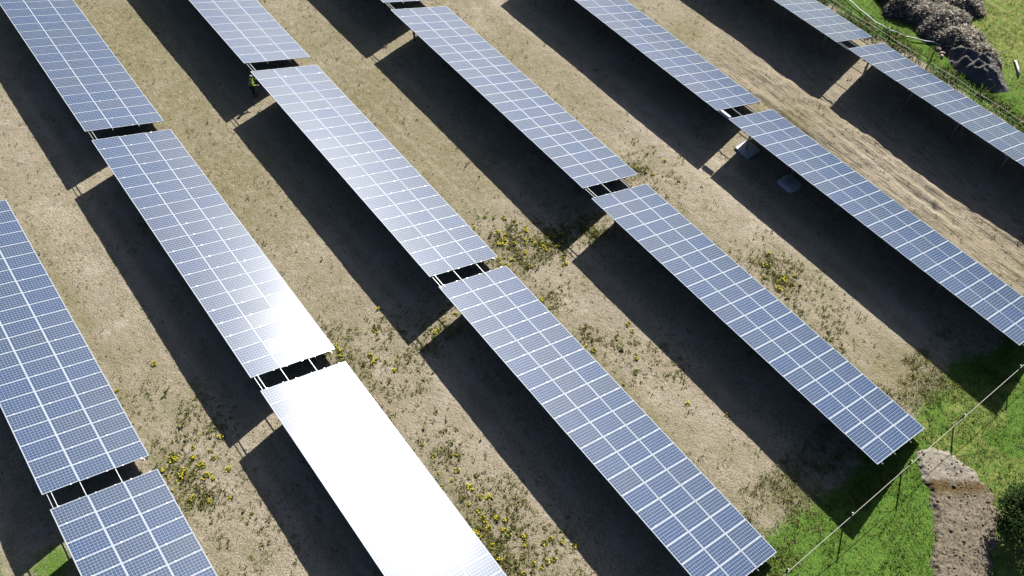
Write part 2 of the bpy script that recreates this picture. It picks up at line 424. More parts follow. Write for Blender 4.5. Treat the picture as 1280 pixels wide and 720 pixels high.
# panels leaned per row to steer where the sun glare falls
LEAN = dict(A=(.010, .018), B=(.017, .0215), C=(-.005, .017), D=(.004, .018), E=(.008, .018), F=(.008, .018))
POST_U = [1.3 + 3.7 * k for k in range(6)]
def make_post_mesh(h, base=-.35):
    b = MB()
    zc, L = (h + base) / 2, h - base
    b.box((-.055, 0, zc), (.010, .10, L)); b.box((.055, 0, zc), (.010, .10, L)); b.box((0, 0, zc), (.0995, .010, L))
    return b.mesh('post', [M['steel']])
def rel(u, s, drop=0):
    """table-local point: u along, s down the slope from the high edge, drop below the glass plane"""
    return Vector((u - LEN / 2, -W * CT / 2 + s * CT - drop * ST, W * ST - s * ST - drop * CT))
posts_hi = make_post_mesh(1.0); posts_lo = make_post_mesh(1.0)
S_HI, S_LO = 1.12, 4.05
def child(name, mesh, parent, loc=(0, 0, 0), rot=None):
    o = bpy.data.objects.new(name, mesh); o.location = loc
    if rot is not None: o.rotation_euler = rot
    o.parent = parent
    return link(o)
GAP = .97
RAIL_S = (.40, STEP + .017, 2 * STEP + .017, W - .30)
shared = {}
def table_parts(root, zl, bridge, lean):
    """zl = height of low edge above the root"""
    for j in range(3):
        for i in range(NP):
            p = rel((i + .5) * PITCH, .0175 + PL / 2 + j * STEP)
            rx, ry = RNG.normal(lean[0], .0024), RNG.normal(lean[1], .0024)
            o = child('solar_panel', PANEL, root, (p.x, p.y, p.z + zl), (-TILT + rx, ry, 0))
            child('frame', FRAME, o)
    # purlins and bridging rails
    for q, s in enumerate(RAIL_S):
        a = 0
        e = LEN + (.14, GAP if q == 0 else .12, GAP)[bridge[1]]
        if q == 3: e = LEN + .12
        key = ('purlin', a, e)
        if key not in shared:
            b = MB()
            x0, x1 = a - LEN / 2, e - LEN / 2
            b.box(((x0 + x1) / 2, 0, -.035), (x1 - x0, .006, .07)); b.box(((x0 + x1) / 2, .014, -.003), (x1 - x0, .022, .006)); b.box(((x0 + x1) / 2, .014, -.067), (x1 - x0, .022, .006))
            shared[key] = b.mesh('purlin', [M['steel']])
        p = rel(LEN / 2, s, FH + .004)
        child('purlin', shared[key], root, (p.x, p.y, p.z + zl), (-TILT, 0, 0))
    a = 0; e = LEN + (GAP if bridge[1] else .03)
    key = ('tray', a, e)
    if key not in shared:
        b = MB(); b.box(((a + e) / 2 - LEN / 2, 0, -.02), (e - a, .022, .04)); shared[key] = b.mesh('cable_tray', [M['steel']])
    p = rel(LEN / 2, .22, FH + .03)
    child('cable_tray', shared[key], root, (p.x, p.y, p.z + zl), (-TILT, 0, 0))
    # rafters, posts, braces
    for u in POST_U:
        if 'rafter' not in shared:
            b = MB(); b.box((0, 0, -.05), (.06, W - .5, .10)); shared['rafter'] = b.mesh('rafter', [M['steel']])
        p = rel(u, W / 2, FH + .08)
        child('rafter', shared['rafter'], root, (p.x, p.y, p.z + zl), (-TILT, 0, 0))
        for s in (S_HI, S_LO):
            t = rel(u, s, FH + .19)
            h = t.z + zl
            o = child('post', posts_hi, root, (t.x, t.y, 0)); o.scale = (1, 1, 1)
            key = ('post', round(h, 2))
            if key not in shared: shared[key] = make_post_mesh(round(h, 2))
            o.data = shared[key]
        key = ('brace', round(zl, 2))
        if key not in shared:
            t = rel(LEN / 2, S_HI, FH + .19); q2 = rel(LEN / 2, 2.75, FH + .19)
            b = MB(); b.bar((.067, t.y + .0, .75), (.067, q2.y, q2.z + zl), .04, .04); shared[key] = b.mesh('brace', [M['steel']])
        child('brace', shared[key], root, (u - LEN / 2, 0, 0))
    # clamps between neighbouring panels: one mesh, hundreds on a table
    c = MB()
    for j in range(3):
        for i in range(NP + 1):
            for s in (.0175 + j * STEP + .38, .0175 + j * STEP + PL - .38):
                p = rel(i * PITCH, s, -.003)
                c.box((p.x, p.y, p.z + zl), (.045, .07, .006), RX @ Matrix.Rotation(RNG.normal(0, .05), 3, 'Y'))
    tag(c.build('clamp', [M['clamp']], root), kind='stuff')
for key, x0, yl, dz, br, label in TABLES:
    zl = H_LOW + dz
    root = empty('solar_table', (x0 + LEN / 2, yl - W * CT / 2, 0), label, 'solar table', 'solar tables standing in rows on the field')
    table_parts(root, zl, br, LEAN[key[0]])

# white box bridging the gap between the two grey tables, on the high rail
def combiner():
    x, s = -24.77 - .48, .30
    b = MB()
    y_hi = 40.90 - W * CT
    p = Vector((x, y_hi + s * CT, H_LOW - .02 + (W - s) * ST))
    root = empty('junction_box', p, 'white junction box across the gap between the grey tables above the pale pads', 'electrical box')
    b.box((0, 0, -.05), (.80, .26, .16), RX)
    o = b.build('box_body', [M['white']], root)
    bv = o.modifiers.new('bevel', 'BEVEL'); bv.width = .02; bv.segments = 2
    l = MB(); l.box(Vector((0, 0, .046)) @ RX.transposed() if False else RX @ Vector((0, 0, .055)) + Vector((0, 0, -.02)), (.74, .22, .02), RX)
    l.build('lid', [M['white']], root)
combiner()

# concrete pads round two posts
for i, u in enumerate((POST_U[0], POST_U[1])):
    px = -24.771 + u; py = 40.932 - W * CT + S_HI * CT - .05
    b = MB()
    b.box((0, 0, .04), (1.22, 1.22, .24), Matrix.Rotation(.02 + .05 * i, 3, 'Z'))
    if i: b = MB(); b.ellipsoid((0, 0, 0), (.66, .62, .30), 20, 10)
    if i:
        for q, (vx, vy, vz) in enumerate(b.v):
            rr = math.hypot(vx, vy)
            if rr < 1e-6: b.v[q] = (vx, vy, min(vz, .20)); continue
            f = 1 / (abs(vx / rr) ** 5 + abs(vy / rr) ** 5) ** .2
            b.v[q] = (vx * f, vy * f, min(vz, .20) if rr < .5 else vz)
    o = b.build('base_pad', [M['concrete']])
    o.location = (px + .05, py + .05, hz(px, py))
    bv = o.modifiers.new('bevel', 'BEVEL'); bv.width = (.07, .001)[i]; bv.segments = 4
    tag(o, ('pale square pad round a post, touching the sunlit gap between the shadows', 'pale rounded pad round a post wholly in the table shadow')[i], 'pad', 'pale pads under the grey-blue table')

# ------------------------------------------------------------------ low plants
def tufts(name, xy, size, nbl, mats, wts, spread=.5, width=.16, seed=1, lean=.93):
    r = np.random.default_rng(seed)
    n = len(xy)
    base = np.repeat(np.column_stack([xy, height(xy[:, 0], xy[:, 1])]), nbl, 0)
    sz = np.repeat(size, nbl)
    a = r.random(n * nbl) * 2 * np.pi
    rad = r.random(n * nbl) * spread
    c = base + np.column_stack([np.cos(a) * rad * sz, np.sin(a) * rad * sz, np.full(n * nbl, -.01)])
    L = sz * r.uniform(.6, 1.2, n * nbl)
    ln = r.uniform(.15, 1, n * nbl) * lean
    d = np.column_stack([np.cos(a) * ln, np.sin(a) * ln, np.sqrt(np.maximum(.05, 1 - ln ** 2))]) * L[:, None]
    side = np.column_stack([-np.sin(a), np.cos(a), np.zeros(n * nbl)]) * (L * width)[:, None]
    mid = c + d * .55
    tip = c + d - np.column_stack([np.zeros(n * nbl), np.zeros(n * nbl), L * ln * .25])
    V = np.stack([c, mid + side, tip, mid - side], 1).reshape(-1, 3)
    F = np.arange(len(V)).reshape(-1, 4)
    mi = np.repeat(r.choice(len(mats), n, p=wts), nbl)
    return np_mesh(name, V, F, mats, mi)

def sample(n, box, dens, seed):
    r = np.random.default_rng(seed)
    out = []; got = 0
    while got < n:
        k = 40000
        p = np.column_stack([r.uniform(box[0], box[1], k), r.uniform(box[2], box[3], k)])
        q = p[r.random(k) < dens(p[:, 0], p[:, 1])]
        out.append(q); got += len(q)
    return np.concatenate(out)[:n]

# weeds on the bare soil
def wd(x, y):
    patch = sstep(.45, .7, fbm(x * .45 + 21, y * .45, 3))
    drip = 0
    for yl in (-2.8, 7.9, 18.73, 29.65, 40.9): drip = drip + np.exp(-((y - yl - .4) / .5) ** 2)
    return np.clip((.075 + .10 * patch + .10 * drip + .55 * blobs(x, y, WEED)) * (1 - greenmask(x, y)), 0, 1)
xy = sample(15000, (-70, -4, -12, 50), wd, 5)
tag(tufts('weeds', xy, RNG.gamma(3.2, .018, len(xy)) + .03, 6, M['weed'], [.30, .33, .17, .20], seed=6), 'small green and olive weeds sprouting through the bare soil', 'weeds', kind='stuff')
xy = sample(5200, (-32, -6, -6, 34), lambda x, y: np.clip(.9 * blobs(x, y, WEED), 0, 1) * (.15 + .85 * sstep(.42, .6, fbm(x * 1.1 + 3, y * 1.1, 3))), 15)
tag(tufts('leafy_weeds', xy, RNG.gamma(4, .013, len(xy)) + .03, 10, [M['weed'][0], M['dleaf'], M['weed'][1]], [.4, .35, .25], .75, .26, 8, .98), 'thicker leafy weeds massed beside the table edges', 'weeds', kind='stuff')
# grass beyond the fences
def gd(x, y): return greenmask(x, y) * (.35 + .65 * sstep(.35, .6, fbm(x * .8, y * .8, 2)))
xy = sample(26000, (-8, 7, 14, 46), gd, 9)
tag(tufts('meadow_grass', xy, RNG.gamma(4, .013, len(xy)) + .04, 5, M['grass'] + M['dry'], [.62, .12, .22, .04], .9, .13, 10), 'fresh green grass beyond the rail fence', 'grass', kind='stuff')
xy = sample(15000, (-34, -6, 52.6, 70), gd, 19)
tag(tufts('lawn_grass', xy, RNG.gamma(4, .016, len(xy)) + .05, 5, M['grass'] + M['dry'], [.36, .38, .10, .16], .8, .12, 12), 'yellow-green grass behind the brush piles', 'grass', kind='stuff')
# rank grass at the fence line and under the far fence
xy = sample(1500, (-36, -6, 52.7, 54.6), lambda x, y: sstep(.4, .6, fbm(x * .6, y * .9 + 4, 3)), 29)
tag(tufts('rank_grass', xy, RNG.gamma(4, .05, len(xy)) + .08, 8, M['grass'][:1] + M['dry'] + M['grass'][2:], [.45, .3, .25], .7, .09, 13), 'taller rank grass along the wire fence', 'grass', kind='stuff')
xy = sample(2200, (-7.0, -2.7, 15, 36), lambda x, y: sstep(.45, .62, fbm(x * .7, y * .7 + 8, 3)) * (1 - np.exp(-((y - 27.5) / 2.2) ** 2)), 39)
tag(tufts('fence_grass', xy, RNG.gamma(4, .017, len(xy)) + .04, 8, M['grass'][1:2] + M['dry'] + M['weed'][:1], [.35, .45, .20], .8, .13, 14, .96), 'straw coloured grass on the field side of the rail fence', 'grass', kind='stuff')

# dandelions: each clump is a thing
def dandelion_meshes(seed):
    r = random.Random(seed)
    l = MB()
    for k in range(11):
        a = k * .571 + r.random() * .3; L = r.uniform(.10, .21); w = L * .22; up = r.uniform(.02, .09)
        d = Vector((math.cos(a), math.sin(a), 0)); s = Vector((-d.y, d.x, 0))
        l.add([d * .01, d * L * .55 + s * w + Vector((0, 0, up)), d * L + Vector((0, 0, up * .5)), d * L * .55 - s * w + Vector((0, 0, up))], [(0, 1, 2, 3)])
    f = MB()
    for k in range(r.choice((2, 4, 5, 7))):
        a, q = r.random() * 6.28, r.uniform(.02, .17)
        c = Vector((math.cos(a) * q, math.sin(a) * q, r.uniform(.07, .15)))
        f.tube([(c.x * .6, c.y * .6, 0), c], .005, 4, 1)
        R = r.uniform(.024, .040); n = 9
        vs = [c + Vector((0, 0, .014))] + [c + Vector((R * math.cos(t * 6.283 / n), R * math.sin(t * 6.283 / n), .004 * (t % 2))) for t in range(n)]
        f.add(vs, [(0, 1 + t, 1 + (t + 1) % n) for t in range(n)])
    return l.mesh('dandelion', [M['dleaf']]), f.mesh('blossom', [M['yellow'], M['dleaf']])
DND = [dandelion_meshes(s) for s in range(7)]
ZONES = [
    (lambda x, y: y < 4, 'yellow dandelion clump on the soil beside the long blue table at left', 'dandelions beside the left blue table'),
    (lambda x, y: 4 <= y < 15 and x < -19.5, 'yellow dandelion clump where the glare-lit tables meet', 'dandelions round the glaring gap'),
    (lambda x, y: 4 <= y < 15, 'yellow dandelion clump in the strip beside the white glaring table', 'dandelions beside the glaring table'),
    (lambda x, y: 15 <= y < 27 and x < -21, 'yellow dandelion clump in the thick patch at the middle gap', 'dandelions of the middle patch'),
    (lambda x, y: 15 <= y < 27, 'yellow dandelion clump in the strip right of the large blue table', 'dandelions beside the large blue table'),
    (lambda x, y: True, 'yellow dandelion clump on the soil beside the table that ends at the rail fence', 'dandelions below the grey-blue table'),
]
xy = sample(215, (-32, -5, -5, 34), lambda x, y: np.clip((.004 + blobs(x, y, YELLOW)) * .5, 0, 1), 77)
# keep the sunlit strips (not under a table or in its shade, where the photograph shows none in flower)
rows = [-2.8, 7.9, 18.73, 29.65, 40.9]
for x, y in xy:
    if any(yl - W * CT - 2.6 < y < yl - .1 for yl in rows) and not (-25.6 < x < -22.8): continue
    lm, fm = random.choice(DND)
    z = [q for q in ZONES if q[0](x, y)][0]
    o = link(bpy.data.objects.new('dandelion', lm))
    o.location = (x, y, hz(x, y)); o.rotation_euler = (0, 0, random.random() * 6.28); o.scale = (random.uniform(.6, 1.1),) * 3
    tag(o, z[1], 'dandelion', z[2])
    b = link(bpy.data.objects.new('blossom', fm)); b.parent = o

# ------------------------------------------------------------------ dirt patch
POLY = np.array([(-3.05, 28.55), (-2.75, 29.3), (-2.0, 29.95), (-1.1, 29.95), (.1, 29.85), (.95, 29.5), (1.7, 28.9), (1.95, 28.2), (2.35, 27.3), (3.0, 26.2), (3.9, 25.0), (4.6, 23.6), (3.6, 22.4), (2.2, 23.2), (1.2, 24.2), (.55, 25.1), (0, 25.95), (-.55, 26.5), (-1.3, 27.15), (-1.95, 27.6), (-2.55, 28.0)])
def inside_dist(x, y):
    d = np.full(x.shape, 1e9); ins = np.zeros(x.shape, bool)
    for (ax, ay), (bx, by) in zip(POLY, np.roll(POLY, -1, 0)):
        t = np.clip(((x - ax) * (bx - ax) + (y - ay) * (by - ay)) / ((bx - ax) ** 2 + (by - ay) ** 2), 0, 1)
        d = np.minimum(d, np.hypot(x - ax - t * (bx - ax), y - ay - t * (by - ay)))
        c = (ay > y) != (by > y)
        ins ^= c & (x < (bx - ax) * (y - ay) / (by - ay + 1e-12) + ax)
    return np.where(ins, d, -d)
dx, dy = np.arange(-3.6, 5.2, .045), np.arange(22, 30.6, .045)
X, Y = np.meshgrid(dx, dy, indexing='ij')
D = inside_dist(X, Y) + .42 * (fbm(X * 2.1, Y * 2.1, 3) - .5) + .22 * (fbm(X * 7 + 3, Y * 7, 2) - .5)
Zp = height(X, Y) + np.clip(D, -.2, .25) * .55 + .012 + sstep(0, .4, D) * (.14 * (fbm(X * 1.3, Y * 1.3 + 3, 3) - .4) + .05 * (fbm(X * 6, Y * 6, 2) - .5))
n1, n2 = X.shape
idx = np.arange(n1 * n2).reshape(n1, n2)
F = np.stack([idx[:-1, :-1], idx[1:, :-1], idx[1:, 1:], idx[:-1, 1:]], -1)
keep = (D[:-1, :-1] > -.14)
ff = 1.5 * (X + 1.55) - (Y - 27.9) + .9 * (fbm(X * 1.4, Y * 1.4, 3) - .5)
greyness = sstep(.25, -.25, ff)
brown = np.exp(-((ff - .75) / .62) ** 2) * sstep(-.1, .25, D) + .5 * blobs(X, Y, [(-1.7, 27.7, .5, 1)])
o = np_mesh('dirt_patch', np.stack([X, Y, Zp], -1).reshape(-1, 3), F[keep].reshape(-1, 4), [M['dirt']], smooth=True, attrs=dict(grey=greyness, brown=np.clip(brown, 0, 1)))
tag(o, kind='structure')

# loose clods and stones on the patch
k = RNG.random((6000, 2)) * [8.5, 8.5] + [-3.4, 22]
k = k[inside_dist(k[:, 0], k[:, 1]) > -.12]; k = k[:420]
ii = np.clip(((k[:, 0] + 3.6) / .045).astype(int), 0, n1 - 1); jj = np.clip(((k[:, 1] - 22) / .045).astype(int), 0, n2 - 1)
rs = RNG.gamma(1.6, .015, len(k)) + .010
octa = np.array([(1, 0, 0), (0, 1, 0), (-1, 0, 0), (0, -1, 0), (0, 0, .7), (0, 0, -.7)])
V = (octa[None] * (1 + .5 * (RNG.random((len(k), 6, 1)) - .5))) * rs[:, None, None] + np.column_stack([k, Zp[ii, jj] + rs * .3])[:, None]
F = np.array([(0, 1, 4), (1, 2, 4), (2, 3, 4), (3, 0, 4), (1, 0, 5), (2, 1, 5), (3, 2, 5), (0, 3, 5)])
F = (np.arange(len(k))[:, None, None] * 6 + F[None]).reshape(-1, 3)
tag(np_mesh('rubble', V.reshape(-1, 3), F, [M['dirt']]), 'loose clods and stones on the bare dirt patch', 'rubble', kind='stuff')

# ------------------------------------------------------------------ rail fence at the end of the rows
FX = -2.80
root = empty('rail_fence', (FX, 27, 0), 'low fence of dark posts with one thin cream rail beside the dirt patch', 'fence')
for y in (9.2, 13.7, 18.1, 22.55, 26.95, 31.2, 36.0, 40.4, 44.9, 49.3):
    b = MB(); z = hz(FX, y)
    b.tube([(FX, y - 27, z - .3), (FX + .01, y - 27, z + .7), (FX, y - 27, z + 1.42)], [.045, .042, .038], 8)
    p = b.build('post', [M['post']], root); p.location.x = -FX
    c = MB(); c.tube([(-.05, y - 27, z + 1.425), (-.05, y - 27, z + 1.50)], [.045, .03], 8)
    c.build('post_cap', [M['white']], p).location.x = .05 + FX
b = MB(); pts = []
for k in range(121):
    y = 9 + 40.5 * k / 120
    pts.append((.06, y - 27, hz(FX, y) * .2 + 1.27 + .012 * math.sin(y * 1.43)))
b.tube(pts, .014, 6)
b.build('rail', [M['rail']], root, True)

# wire fence beyond the last row
FY = 53.15
root = empty('wire_fence', (-24, FY, 0), 'thin wire fence running behind the dark grey tables', 'fence')
for x in (-40.3, -36.2, -32.1, -28.4, -24.9, -17.2, -13.1, -9.0, -4.8):
    b = MB(); z = hz(x, FY)
    b.tube([(x + 24, 0, z - .2), (x + 24.01, .01, z + .95)], .022, 6)
    b.build('post', [M['post']], root)
for h, wr in ((.38, .007), (.72, .011)):
    b = MB(); b.tube([(x + 24, .03, h + .03 * math.sin(x * 1.9 + h * 9) + hz(x, FY)) for x in np.linspace(-41, -4.5, 60)], wr, 5)
    b.build('wire', [M['white']], root, True)

# white hose trailing through the grass
hp = [(-36, 55.9), (-32.5, 55.3), (-30.09, 54.95), (-28.8, 54.71), (-27.22, 54.44), (-26.04, 54.46), (-25.06, 54.69), (-24.07, 55.1), (-22.97, 55.85), (-22.3, 56.1)]
pts = []
for k in range(len(hp) - 1):
    p0, p1, p2, p3 = (Vector(hp[max(0, min(len(hp) - 1, k + q))]) for q in (-1, 0, 1, 2))
    for t in np.linspace(0, 1, 8, endpoint=False):
        q = .5 * (2 * p1 + (p2 - p0) * t + (2 * p0 - 5 * p1 + 4 * p2 - p3) * t * t + (3 * p1 - p0 - 3 * p2 + p3) * t ** 3)
        pts.append((q.x, q.y, hz(q.x, q.y) + .16 + .03 * math.sin(len(pts) * .7)))
b = MB(); b.tube(pts, .045, 8)
tag(b.build('hose', [M['white']], None, True), 'white hose trailing through the grass to the brush piles', 'hose')
b = MB(); x, y = -25.75, 54.15
b.tube([(0, 0, -.05), (.02, .02, .35), (.12, .12, .5)], .045, 8)
o = b.build('marker_stake', [M['white']], None, True); o.location = (x, y, hz(x, y)); tag(o, 'short white stake beside the white hose', 'stake')
for i, (x, y, r) in enumerate(((-22.25, 55.7, .20), (-21.75, 55.55, .16), (-21.6, 55.25, .13))):
    b = MB(); b.ellipsoid((0, 0, 0), (r * 1.3, r, r * .7), 9, 6)
    o = b.build('stone', [M['pink']]); o.location = (x, y, hz(x, y) + .08); o.rotation_euler.z = i
    for v in o.data.vertices: v.co *= 1 + .3 * (random.random() - .5)
    tag(o, ('largest pinkish stone at the end of the white hose', 'middle-sized pinkish stone near the hose end', 'smallest pinkish stone, nearest the sapling')[i], 'stone', 'pinkish stones by the brush piles')
# white pipe lying on the grass
b = MB(); pa, pb = Vector((-18.0, 58.95)), Vector((-17.05, 57.85)); d = pb - pa
b.tube([(-d.x / 2 - .10, -d.y / 2, .06), (-d.x / 2 + .06, -d.y / 2 - .14, .08), (0, 0, .08), (d.x / 2, d.y / 2, .08)], .085, 10)
o = b.build('white_pipe', [M['white']], None, True); c = (pa + pb) / 2; o.location = (c.x, c.y, hz(c.x, c.y) + .03); tag(o, 'white plastic pipe lying on the grass with a bent end', 'pipe')

# ------------------------------------------------------------------ brush piles, heap, sapling, tree
def brush(cx, cy, rx, ry, h, n, label, mats, wts, seed):
    r = np.random.default_rng(seed)
    root = empty('brush_pile', (cx, cy, 0), label, 'brush pile', 'brush piles of dry branches')
    # twigs: bent three-sided sticks through the mound volume
    a = r.random(n) * 2 * np.pi; q = np.sqrt(r.random(n)) * .98
    ex = 1 + .22 * np.sin(3 * a + seed) + .12 * np.sin(7 * a)
    px, py = np.cos(a) * q * rx * ex, np.sin(a) * q * ry * ex
    top = h * np.maximum(0, 1 - (q) ** 2.2) * (.7 + .6 * fbm((px + cx) * 1.3, (py + cy) * 1.3, 2))
    pz = top * (.25 + .75 * r.random(n) ** .4) + .03
    p = np.column_stack([px, py, pz])
    b = r.random(n) * 2 * np.pi; el = r.normal(.25, .5, n)
    d = np.column_stack([np.cos(b) * np.cos(el), np.sin(b) * np.cos(el), np.sin(el)])
    L = r.gamma(4, .07, n) + .12; wv = r.uniform(.008, .026, n)
    s = np.cross(d, np.array([0, 0, 1.0])); s /= np.linalg.norm(s, axis=1)[:, None] + 1e-9
    t = np.cross(d, s)
    bend = (s * r.normal(0, .18, n)[:, None] + t * r.normal(0, .18, n)[:, None]) * L[:, None]
    V, Fs = [], []
    ring = []
    for k, pos in enumerate((-.5, 0, .5)):
        c = p + d * (L * pos)[:, None] + (bend if k == 1 else 0)
        wk = wv * (1.1, .9, .4)[k]
        for j in range(3):
            an = j * 2.094
            ring.append(c + s * (wk * math.cos(an))[:, None] + t * (wk * math.sin(an))[:, None])
    V = np.stack(ring, 1).reshape(-1, 3)
    V[:, 2] = np.maximum(V[:, 2], .0)
    off = np.arange(n) * 9
    fs = [(0, 1, 4, 3), (1, 2, 5, 4), (2, 0, 3, 5), (3, 4, 7, 6), (4, 5, 8, 7), (5, 3, 6, 8)]
    F = np.concatenate([off[:, None] + np.array(f) for f in fs])
    mi = np.tile(r.choice(len(mats), n, p=wts), 6)
    np_mesh('branches', V, F, mats, mi, parent=root)
    # flakes added over the pile, facing up to catch sun and brighten it
    m = n // 2
    a = r.random(m) * 2 * np.pi; q = np.sqrt(r.random(m))
    ex = 1 + .22 * np.sin(3 * a + seed) + .12 * np.sin(7 * a)
    px, py = np.cos(a) * q * rx * ex, np.sin(a) * q * ry * ex
    pz = h * np.maximum(0, 1 - q ** 2.2) * (.7 + .6 * fbm((px + cx) * 1.3, (py + cy) * 1.3, 2)) + r.normal(.16, .08, m)
    c = np.column_stack([px, py, np.maximum(pz, .03)])
    nr = r.normal(0, .55, (m, 3)) + [0, -.1, 1]; nr /= np.linalg.norm(nr, axis=1)[:, None]
    s1 = np.cross(nr, r.normal(size=(m, 3))); s1 /= np.linalg.norm(s1, axis=1)[:, None]; t1 = np.cross(nr, s1)
    L1 = r.uniform(.05, .17, m)[:, None]; W1 = L1 * r.uniform(.15, .5, m)[:, None]
    V = np.stack([c - s1 * L1, c + t1 * W1, c + s1 * L1, c - t1 * W1], 1).reshape(-1, 3)
    np_mesh('brightening_flakes', V, np.arange(m * 4).reshape(-1, 4), mats, r.choice(len(mats), m, p=wts), parent=root)
    # a few long bare limbs and the packed core of the pile
    b = MB()
    for k in range(7):
        a = r.random() * 6.28; q0 = r.random() * .5
        c = Vector((math.cos(a) * q0 * rx, math.sin(a) * q0 * ry, h * .7))
        an = r.random() * 6.28; dd = Vector((math.cos(an), math.sin(an), r.uniform(-.1, .5))) * r.uniform(.7, 1.3)
        b.tube([c - dd, c + Vector((r.normal(0, .1), r.normal(0, .1), .1)), c + dd], [.05, .04, .015], 6)
    b.build('limb', [mats[0]], root, True)
    core = MB(); core.ellipsoid((0, 0, 0), (rx * .8, ry * .8, h * .5), 18, 10)
    o = core.build('core', [M['twigdark']], root, True)
    for v in o.data.vertices:
        v.co *= 1 + .35 * (random.random() - .6)
    return root
TW = [M['twig'], M['twigdark'], M['weed'][2]]
brush(-21.6, 57.4, 2.0, 1.6, 1.0, 7000, 'pale grey brush pile nearest the dark earth heap', TW, [.72, .18, .10], 3)
brush(-24.2, 58.0, 2.3, 2.0, 1.05, 8000, 'pale grey brush pile in the middle, behind the hose end', TW, [.68, .22, .10], 4)
brush(-27.2, 57.8, 2.1, 1.7, 1.0, 6000, 'darker grey brush pile at the top edge beside the white hose', TW, [.40, .50, .10], 5)
brush(-24.9, 61.0, 2.0, 1.9, 1.0, 6000, 'pale brush pile on the top edge behind the middle pile', TW, [.65, .25, .10], 6)

brush(-19.9, 57.4, 1.3, 1.0, .8, 3000, 'small low brush pile spilling onto the dark earth heap', TW, [.6, .28, .12], 8)
def heap():
    cx, cy = -19.3, 56.1
    u = np.linspace(-1.3, 1.3, 90); X, Y = np.meshgrid(u * 2.6, u * 1.5, indexing='ij')
    ca, sa = math.cos(-.10), math.sin(-.10)
    wx, wy = cx + ca * X - sa * Y, cy + sa * X + ca * Y
    rr = np.sqrt((X / 2.5) ** 2 + (Y / 1.35) ** 2) + .5 * (fbm(wx * 1.1, wy * 1.1, 3) - .5)
    rid = 1 - np.abs(2 * fbm(wx * .9 + 4, wy * .9, 3) - 1)
    Zh = height(wx, wy) + 1.0 * np.clip(1 - rr ** 2.0, -.08, 1) + sstep(1.0, .6, rr) * (.9 * (rid - .8) + .9 * (fbm(wx * 1.5, wy * 1.5 + 7, 4) - .5) + .12 * (fbm(wx * 7, wy * 7, 2) - .5))
    n1, n2 = X.shape
    idx = np.arange(n1 * n2).reshape(n1, n2)
    F = np.stack([idx[:-1, :-1], idx[1:, :-1], idx[1:, 1:], idx[:-1, 1:]], -1)[rr[:-1, :-1] < 1.09].reshape(-1, 4)
    o = np_mesh('earth_heap', np.stack([wx, wy, Zh], -1).reshape(-1, 3), F, [M['heap']], smooth=True)
    tag(o, 'dark lumpy earth heap at the end of the brush piles', 'earth heap')
heap()

def leafy(name, centre, clumps, n, leaf, mats, wts, parent, seed):
    """n leaf quads spread through ellipsoid clumps"""
    r = np.random.default_rng(seed)
    k = r.choice(len(clumps), n, p=np.array([c[3] ** 3 for c in clumps]) / sum(c[3] ** 3 for c in clumps))
    C = np.array([c[:3] for c in clumps])[k]; R = np.array([c[3] for c in clumps])[k]
    d = r.normal(size=(n, 3)); d /= np.linalg.norm(d, axis=1)[:, None]
    rad = r.random(n) ** .45
    p = C + d * (R * rad * (1 + .25 * r.normal(size=n)))[:, None] * np.array([1, 1, .85])
    p[:, 2] = np.maximum(p[:, 2], .08)
    nrm = d + r.normal(0, .7, (n, 3)) + np.array([0, 0, .5]); nrm /= np.linalg.norm(nrm, axis=1)[:, None]
    s = np.cross(nrm, r.normal(size=(n, 3))); s /= np.linalg.norm(s, axis=1)[:, None]
    t = np.cross(nrm, s)
    L = r.uniform(.6, 1.4, n) * leaf
    V = np.stack([p - s * L[:, None], p + t * (L * .5)[:, None], p + s * L[:, None], p - t * (L * .5)[:, None]], 1).reshape(-1, 3)
    return np_mesh(name, V, np.arange(n * 4).reshape(-1, 4), mats, r.choice(len(mats), n, p=wts), parent=parent)

def tree(name, loc, label, cat, h, clumps, n, leaf, seed):
    root = empty(name, (loc[0], loc[1], hz(*loc)), label, cat)
    r = random.Random(seed)
    b = MB()
    b.tube([(0, 0, -.2), (.05, .02, h * .25), (.0, .08, h * .55), (.08, .05, h * .85)], [.13, .11, .08, .03], 9)
    for c in clumps:
        z0 = r.uniform(.2, .5) * h
        m = Vector((c[0] * .5, c[1] * .5, (z0 + c[2]) / 2 + .1))
        b.tube([(.04, .04, z0), m, (c[0], c[1], c[2])], [.06, .04, .012], 6)
    b.build('trunk', [M['bark']], root, True)
    leafy('crown', loc, clumps, n, leaf, M['crown'], [.55, .45], root, seed)
    return root
tree('tree', (2.3, 28.95), 'dark leafy tree at the right edge overhanging the dirt patch', 'tree', 3.2,
     [(-.35, .5, 2.2, .75), (.5, .3, 2.6, .9), (.3, -.6, 1.9, .9), (-.75, -.1, 1.5, .75), (-.9, .9, 1.2, .6), (1.1, -.3, 2.1, .8), (.9, .9, 2.0, .8), (-.2, 1.0, 1.5, .6), (-.55, .75, .8, .5), (-.3, -.7, 1.0, .55)], 13000, .07, 4)
tree('shrub', (3.3, 32.3), 'green shrub at the right edge above the dark tree', 'shrub', 1.7,
     [(0, 0, .9, .8), (-.8, -.2, .6, .6), (.7, .3, .8, .7), (-.2, .8, .6, .6), (-.9, -1.0, .45, .5)], 4500, .06, 9)
